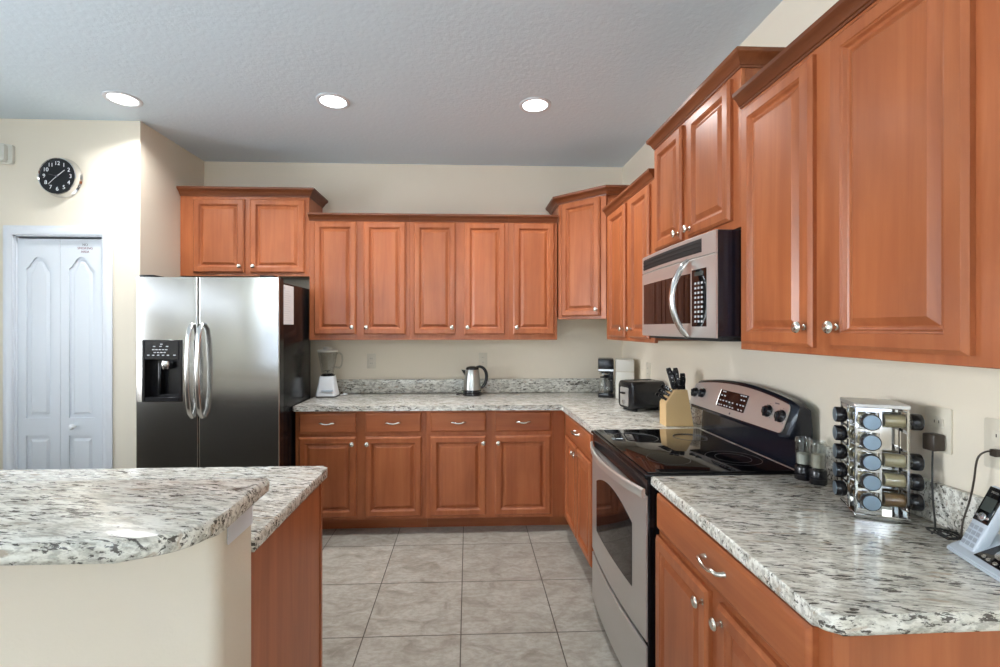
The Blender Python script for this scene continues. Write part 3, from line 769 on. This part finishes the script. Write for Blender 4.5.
# ------------------------------------------------------------------ spice rack
ZT = .9145
ang = math.atan2(-.052, .115)
SP = thing('spice_rack', 'tall polished chrome spice tower holding jars on every side', 'spice rack', (1.104, 1.282, ZT), ang)
S = .124; SH = .325
sb = MB(); sb.box(-.002, S+.002, -.002, S+.002, 0, .012, .002, 1); sb.box(.030, S-.030, .030, S-.030, .012, .030); 
sb.obj('base', chrome, SP)
MB().box(-.002, S+.002, -.002, S+.002, SH-.012, SH, .002, 1).obj('top', steel_w, SP)
fb = MB()
# per side: a chrome plate with round holes is suggested by a frame of strips around the lids; other half open
Zr = [.052+.056*i for i in range(5)]
def side(M_):
    b = MB()
    b.box(0, .006, 0, .003, .012, SH-.012); b.box(.056, .062, 0, .003, .012, SH-.012); b.box(S-.006, S, 0, .003, .012, SH-.012)
    b.box(.006, .056, 0, .003, .012, .026); b.box(.006, .056, 0, .003, SH-.024, SH-.012)
    for i in range(4): b.box(.006, .056, 0, .003, Zr[i]+.024, Zr[i]+.032)
    b.box(.0085, .0535, .0722, .0735, .012, SH-.012)
    b.xf(M_); b.obj('side_frame', chrome, SP, smooth=0)
MATR = []
for k in range(4):
    M_ = Matrix.Translation((S/2, S/2, 0)) @ Matrix.Rotation(k*pi/2, 4, 'Z') @ Matrix.Translation((-S/2, -S/2, 0)); MATR.append(M_); side(M_)
SPW = Matrix.Translation(SP.location) @ Matrix.Rotation(ang, 4, 'Z')
jar_src = {}
row_words = ['lowest', 'second from bottom', 'middle', 'second from top', 'top']
side_words = ['facing the camera', 'sticking out to the right', 'on the far side', 'sticking out to the left']
def jar(kind, M_, label, kx=0):
    if kind not in jar_src:
        root = thing('spice_jar', label, 'spice jar', (0, 0, 0), 0, 'spice jars in the rack')
        # axis: +Y into the rack, lid at -Y
        MB().lathe([(.0205, .0), (.0205, .068), (.018, .070), (0, .0701)], (0, -.022, 0), (0, 1, 0), 24).obj('glass_jar', glass, root)
        MB().lathe([(.0185, .018), (.0185, .064), (0, .0641)], (0, -.022, 0), (0, 1, 0), 20).obj('contents', spice1 if kind == 'a' else spice2, root)
        lid = MB().lathe([(.0205, .004), (.0225, .0), (.0232, -.003), (.0232, -.018), (.0222, -.0205), (.020, -.021)], (0, -.022, 0), (0, 1, 0), 28).obj('lid', black, root)
        MB().lathe([(.0200, -.0212), (.0198, -.0219), (0, -.0222)], (0, -.022, 0), (0, 1, 0), 28).obj('lid_face', lid_sky_tint, lid)
        jar_src[kind] = root; o = root
    else: o = clone(jar_src[kind]); o['label'] = label
    m = SPW @ M_ @ Matrix.Translation((.0312, 0, 0)); return o, m
for k in range(4):
    for i in range(5):
        if k == 1 and i == 3: continue
        if k == 2: continue
        lab = 'spice jar %s, %s of its column' % (side_words[k], row_words[i])
        kind = 'b' if (k*5+i) % 5 in (0,) else 'a'
        o, m = jar(kind, MATR[k], lab)
        out = .018 if k == 0 else (.008 if k == 1 else .020)
        m = m @ Matrix.Translation((0, out, Zr[i]))
        o.location = m.to_translation(); o.rotation_euler = m.to_euler()

# ------------------------------------------------------------------ salt & pepper grinders
def grinder(x, y, label, fill):
    t = thing('spice_grinder', label, 'grinder', (x, y, ZT), 0, 'clear glass grinders by the stove')
    MB().lathe([(.0255, 0), (.027, .003), (.027, .020), (.0245, .022), (.0262, .024), (.0262, .044), (.024, .048)], n=28).obj('black_base', black, t)
    MB().lathe([(.0225, .048), (.0225, .052), (.0235, .125), (.0250, .132), (.0250, .142), (.022, .148), (.0218, .147), (.0208, .135), (.0205, .056), (0, .055)], n=28, capb=True).obj('glass_body', glass, t)
    MB().lathe([(.0190, .0565), (.0195, .0565+fill), (0, .057+fill)], n=20).obj('contents', white_c if fill < .04 else pale_lam, t)
    return t
grinder(1.196, 1.612, 'clear glass grinder with black base touching the stove end', .035)
grinder(1.213, 1.563, 'clear glass grinder with black base nearer the spice rack', .045)

# ------------------------------------------------------------------ phone
u = Vector((-.278, -.96, 0)).normalized()
angp = math.atan2(u.y, u.x)
PH = thing('cordless_phone', 'silver and black cordless phone upright in its answering base', 'phone', (1.166, 1.088, ZT), angp)
# local x along the front edge (to the right), y to the back
b = MB()
prof = [(0, 0), (.115, 0), (.112, .045), (.085, .055), (.012, .016), (0, .010)]
L = [[(x, y, z) for y, z in prof] for x in (0, .165)]
b.loops(L); bmesh.ops.bevel(b.bm, geom=list(b.bm.edges), offset=.003, segments=2, affect='EDGES'); b.obj('base', silverblue, PH)
tl = math.atan2(.039, .073)
def onslope(x0, x1, s0, s1, o0, o1, bev=.001):
    b = MB(); b.box(x0, x1, s0, s1, o0, o1, bev, 1); b.xf(Matrix.Translation((0, .012, .016)) @ Matrix.Rotation(tl, 4, 'X')); return b
pp = onslope(.066, .160, .002, .078, .0005, .003).obj('answering_panel', black_g, PH)
b = MB(); b.lathe([(.014, .003), (.022, .0035), (.022, .006), (.014, .0065)], (.112, .042, 0), n=28); b.lathe([(.009, .003), (.009, .0055), (0, .006)], (.112, .042, 0), n=20)
for x, y in ((.085, .012), (.100, .010), (.118, .010), (.135, .012), (.146, .025)): b.lathe([(.005, .003), (.0045, .005), (0, .0052)], (x, y, 0), n=12)
b.xf(Matrix.Translation((0, .012, .016)) @ Matrix.Rotation(tl, 4, 'X')); b.obj('dial_buttons', bar_m, pp)
# handset leans back
HS = bpy.data.objects.new('handset', None); COL.objects.link(HS); HS.parent = PH
lean = R(-24)
hm = Matrix.Translation((.008, .016, .014)) @ Matrix.Rotation(lean, 4, 'X')
b = MB(); b.box(0, .050, 0, .024, 0, .168, .006, 3); b.xf(hm); hs = b.obj('handset', silverblue, PH); bpy.data.objects.remove(HS)
b = MB(); b.box(.003, .047, -.0015, .002, .076, .164, .001, 1); b.xf(hm); fc = b.obj('face', black_g, hs)
b = MB(); b.box(.009, .041, -.0022, -.0016, .105, .138); b.xf(hm); b.obj('screen', lcd, fc, smooth=0)
b = MB(); b.lathe([(.010, .0016), (.009, .004), (0, .0045)], (.025, 0, .090), (0, -1, 0), 20)
for x in (.010, .040): b.lathe([(.004, .0016), (.0035, .003), (0, .0032)], (x, 0, .090), (0, -1, 0), 12)
b.box(.015, .035, -.0022, -.0016, .150, .155)
b.xf(hm); b.obj('navigation_button', bar_m, fc)
b = MB()
for r_ in range(4):
    for c_ in range(3): b.box(.006+.0135*c_, .0165+.0135*c_, -.0015, 0, .014+.014*r_, .024+.014*r_, .0006, 1)
b.xf(hm); b.obj('keypad', key_m, hs)

# ------------------------------------------------------------------ knife block
KB = thing('knife_block', 'pale wood knife block with black-handled knives beside the stove', 'knife block', (1.082, 2.50, ZT), R(-3))
MB().prism([(0, 0), (.152, 0), (.118, .200), (.050, .200), (0, .125)], 0, .095, 'y', .002, 1).obj('block', bamboo, KB)
kn = 0
def knife(x, y, z, tx, tz, ln, label, wdt=.011):
    t = thing('kitchen_knife', label, 'knife', (0, 0, 0), 0, 'knives in the block')
    t.matrix_world = Matrix.Translation((1.082, 2.50, ZT)) @ Matrix.Rotation(R(-3), 4, 'Z') @ Matrix.Translation((x, y, z)) @ Matrix.Rotation(math.atan2(tx, tz), 4, 'Y')
    b = MB(); b.loops([[(sx*wdt*k, sy*.0065, h) for sx, sy in ((-1, -1), (1, -1), (1, 1), (-1, 1))] for h, k in ((.002, .9), (ln*.3, .85), (ln*.6, 1.0), (ln*.9, 1.15), (ln, .9))]); 
    hd = b.obj('handle', black, t, smooth=30)
    b = MB()
    for h in (.25, .55, .8): b.lathe([(.003, .0066), (.003, .0072)], (0, 0, ln*h), (0, -1, 0), 10)
    b.obj('rivets', bar_m, hd)
    MB().box(-wdt*.9, wdt*.9, -.002, .002, -.0005, .003).obj('bolster', bar_m, t)
yk = (.020, .048, .076)
knife(.056, .020, .200, -.28, 1, .085, 'black-handled knife at front left of the block top')
knife(.082, .020, .200, -.20, 1, .110, 'black-handled knife at front middle of the block top')
knife(.103, .020, .200, -.05, 1, .090, 'black-handled knife at front right of the block top')
knife(.062, .052, .200, -.25, 1, .120, 'tall black-handled knife at the middle of the block top')
knife(.088, .052, .200, -.15, 1, .118, 'second tall black-handled knife at the middle of the block top')
knife(.075, .078, .200, -.22, 1, .100, 'black-handled knife at the rear of the block top')
for i, (x, z) in enumerate(((.012, .143), (.027, .166), (.041, .188))):
    for j, y in enumerate((.022, .070)):
        knife(x, y, z, -.83, .56, .050, '%s steak knife of the %s row on the slanted face' % (('lower', 'middle', 'upper')[i], ('near', 'rear')[j]), .008)
# scissors loop
sc_ = thing('kitchen_scissors', 'black-handled kitchen scissors in the right of the knife block', 'scissors', (1.082, 2.50, ZT), R(-3))
b = MB(); lp = [(.112+.014*cos(a), .05, .248+.030*sin(a)) for a in [2*pi*i/20 for i in range(21)]]; b.tube(lp, .0035, 8); b.tube([(.108, .05, .2005), (.109, .05, .222)], .005, 8); b.obj('handle_loop', black, sc_)

# ------------------------------------------------------------------ toaster
TO = thing('toaster', 'glossy black two-slice toaster between coffee maker and knife block', 'toaster', (1.050, 2.925, ZT), R(13))
tw, td, th = .25, .175, .192
b = MB(); L = []
for x, k in ((0, .9), (.006, .97), (.016, 1), (tw-.016, 1), (tw-.006, .97), (tw, .9)):
    P = []
    for (y, z) in rrect(td/2-td/2*k, td/2+td/2*k, .012+(1-k)*.05, th*(1-(1-k)*.35), .030, 6): P.append((x, y, z))
    L.append(P)
b.loops(L); b.obj('shell', black, TO)
for x in (.03, tw-.05): MB().box(x, x+.02, .02, td-.02, 0, .0125).obj('foot', black_mt, TO, smooth=0)
b = MB()
for y in (.055, .110): b.box(.035, tw-.035, y, y+.024, th-.0005, th+.001)
b.obj('bread_slots', dark_in, TO, smooth=0)
b = MB(); b.box(.03, tw-.03, .045, .052, th, th+.002); b.box(.03, tw-.03, .137, .144, th, th+.002); b.obj('slot_trim', bar_m, TO, smooth=0)
b = MB(); b.prism(rrect(.045, .140, .03, .150, .01), -.004, .004, 'x'); b.obj('end_plate', steel_w, TO)
b = MB(); b.box(-.024, -.004, .075, .112, .108, .120, .003, 2); b.obj('lever', black, TO)
b = MB(); b.lathe([(.014, .004), (.013, .016), (0, .017)], (0, .092, .055), (-1, 0, 0), 20); b.obj('browning_dial', bar_m, TO)

# ------------------------------------------------------------------ coffee maker, white appliance
CM = thing('coffee_maker', 'black drip coffee maker with glass pot in the back corner', 'coffee maker', (1.006, 3.56, ZT), R(-16))
cw, cd = .118, .17
b = MB(); b.box(0, cw, 0, cd, 0, .035, .008, 2); b.obj('base', black, CM)
MB().box(.045, cw, .10, cd, .0352, .2, .004, 1).obj('rear_column', black, CM)
MB().box(.0, cw, 0, cd, .2002, .300, .008, 2).obj('brew_head', black, CM)
MB().box(-.001, cw+.001, -.001, .08, .205, .222, .002, 1).obj('silver_band', bar_m, CM)
MB().lathe([(.030, .2), (.036, .192), (.040, .178)], (.050, .052, 0), n=24).obj('filter_basket', bar_m, CM)
cp = MB().lathe([(.036, .036), (.044, .045), (.048, .075), (.044, .115), (.034, .140), (.032, .150), (.030, .149), (.042, .113), (.045, .075), (.041, .047), (0, .040)], (.050, .052, 0), n=28).obj('glass_pot', thin_glass, CM)
MB().lathe([(.0345, .151), (.0345, .160), (.012, .164)], (.050, .052, 0), n=24).obj('pot_lid', black, cp)
MB().tube(smooth_pts([(.086, .040, .140), (.105, .030, .135), (.108, .028, .10), (.098, .034, .065)]), .006, 8).obj('pot_handle', black, cp)
MB().lathe([(.046, .0352), (.046, .0362)], (.050, .052, 0), n=28).obj('warming_plate', bar_m, CM)
WA = thing('countertop_appliance', 'tall white boxy appliance between the coffee maker and the toaster', 'appliance', (1.126, 3.50, ZT), R(-16))
MB().box(0, .135, 0, .15, 0, .205, .007, 2).obj('lower_body', white_c, WA)
MB().box(0, .135, -.004, .15, .208, .300, .008, 2).obj('upper_body', white_c, WA)
MB().box(.004, .131, .002, .146, .204, .209).obj('seam', pale_lam, WA, smooth=0)

# ------------------------------------------------------------------ kettle
KT = thing('electric_kettle', 'brushed steel electric kettle with black handle on the back counter', 'kettle', (.033, 3.735, ZT))
MB().lathe([(.074, 0), (.077, .006), (.077, .014), (.072, .020), (.070, .021)], n=36).obj('power_base', black, KT)
kb_ = MB().lathe([(.071, .046), (.071, .05), (.068, .09), (.062, .15), (.055, .200), (.052, .206)], n=40).obj('steel_body', kettle_m, KT)
MB().lathe([(.0690, .0215), (.0735, .026), (.0735, .043), (.0715, .0455)], n=36).obj('lower_collar', black, KT)
MB().lathe([(.053, .2065), (.053, .213), (.044, .226), (.02, .233), (0, .234)], n=32).obj('lid', black, KT)
b = MB()
hp = smooth_pts([(.030, 0, .220), (.060, 0, .229), (.092, 0, .214), (.112, 0, .178), (.114, 0, .130), (.100, 0, .085), (.078, 0, .062), (.068, 0, .060)])
b.tube(hp, [.009+.004*sin(pi*i/(len(hp)-1)) for i in range(len(hp))], 10, sq=(1.0, 1.1), up=(0, 1, 0)); b.obj('handle', black, KT)
b = MB(); b.loops([[(-.048, -.018, .190), (-.048, .018, .190), (-.050, .0, .140)], [(-.085, -.005, .201), (-.085, .005, .201), (-.076, 0, .186)]]); b.loops([[(-.044, -.02, .200), (-.044, .02, .200), (-.046, .02, .192), (-.046, -.02, .192)], [(-.088, -.006, .205), (-.088, .006, .205), (-.086, .006, .200), (-.086, -.006, .200)]]); b.obj('spout', black, KT)
b = MB(); b.tube(smooth_pts([(-.07, .02, .010), (-.10, .03, .007), (-.125, .01, .007), (-.115, -.01, .007), (-.09, .0, .012)]), .004, 8); b.obj('cord', black_mt, KT)

# ------------------------------------------------------------------ blender
BL = thing('blender', 'white blender with clear jar next to the refrigerator', 'blender', (-1.108, 3.715, ZT))
b = MB(); L = []
for z, h, r in ((0, .076, .022), (.018, .078, .024), (.030, .074, .024), (.10, .062, .022), (.145, .056, .020), (.152, .052, .018)): L.append([(x, y, z) for x, y in rrect(-h, h, -h*.9, h*.9, r)])
b.loops(L); bs = b.obj('base', white_p, BL)
MB().prism(rrect(-.079, .079, -.071, .071, .022), 0.0, .008, 'z').obj('black_foot', black_mt, BL)
b = MB()
for i in range(5): b.box(-.026+.018*i, -.012+.018*i, -.0715, -.060, .044, .054)
b.box(-.028, .062, -.0695, -.060, .042, .056); b.xf(Matrix.Translation((0, -.004, 0))); b.obj('button_row', silverblue, bs, smooth=0)
MB().lathe([(.052, .153), (.054, .160), (.040, .168), (.038, .17)], n=24).obj('blade_collar', black, BL)
j = MB().lathe([(.044, .168), (.047, .18), (.060, .25), (.074, .325), (.075, .330), (.072, .330), (.058, .25), (.044, .182), (.0, .176)], n=32).obj('jar', thin_glass, BL)
MB().tube(smooth_pts([(.070, 0, .318), (.092, 0, .322), (.112, 0, .300), (.112, 0, .250), (.095, 0, .215), (.056, 0, .218)]), .0065, 8, up=(0, 1, 0)).obj('jar_handle', thin_glass, j)
MB().lathe([(.077, .3305), (.078, .334), (.078, .345), (.060, .348), (.034, .349), (.034, .365), (.030, .368), (0, .3685)], n=32).obj('jar_lid', white_c, BL)
b = MB()
for a in range(4): b.tube([(.0, 0, .186), (.022*cos(a*pi/2), .022*sin(a*pi/2), .196)], .0025, 6)
b.lathe([(.008, .176), (.008, .188)], n=12)
b.obj('blades', bar_m, BL)
MB().tube(smooth_pts([(.09, .03, .006), (.12, .05, .006), (.14, .04, .010), (.125, .02, .018), (.11, .04, .010)]), .0035, 8).obj('cord', white_p, BL)
BL.scale = (1, 1, 1.06)
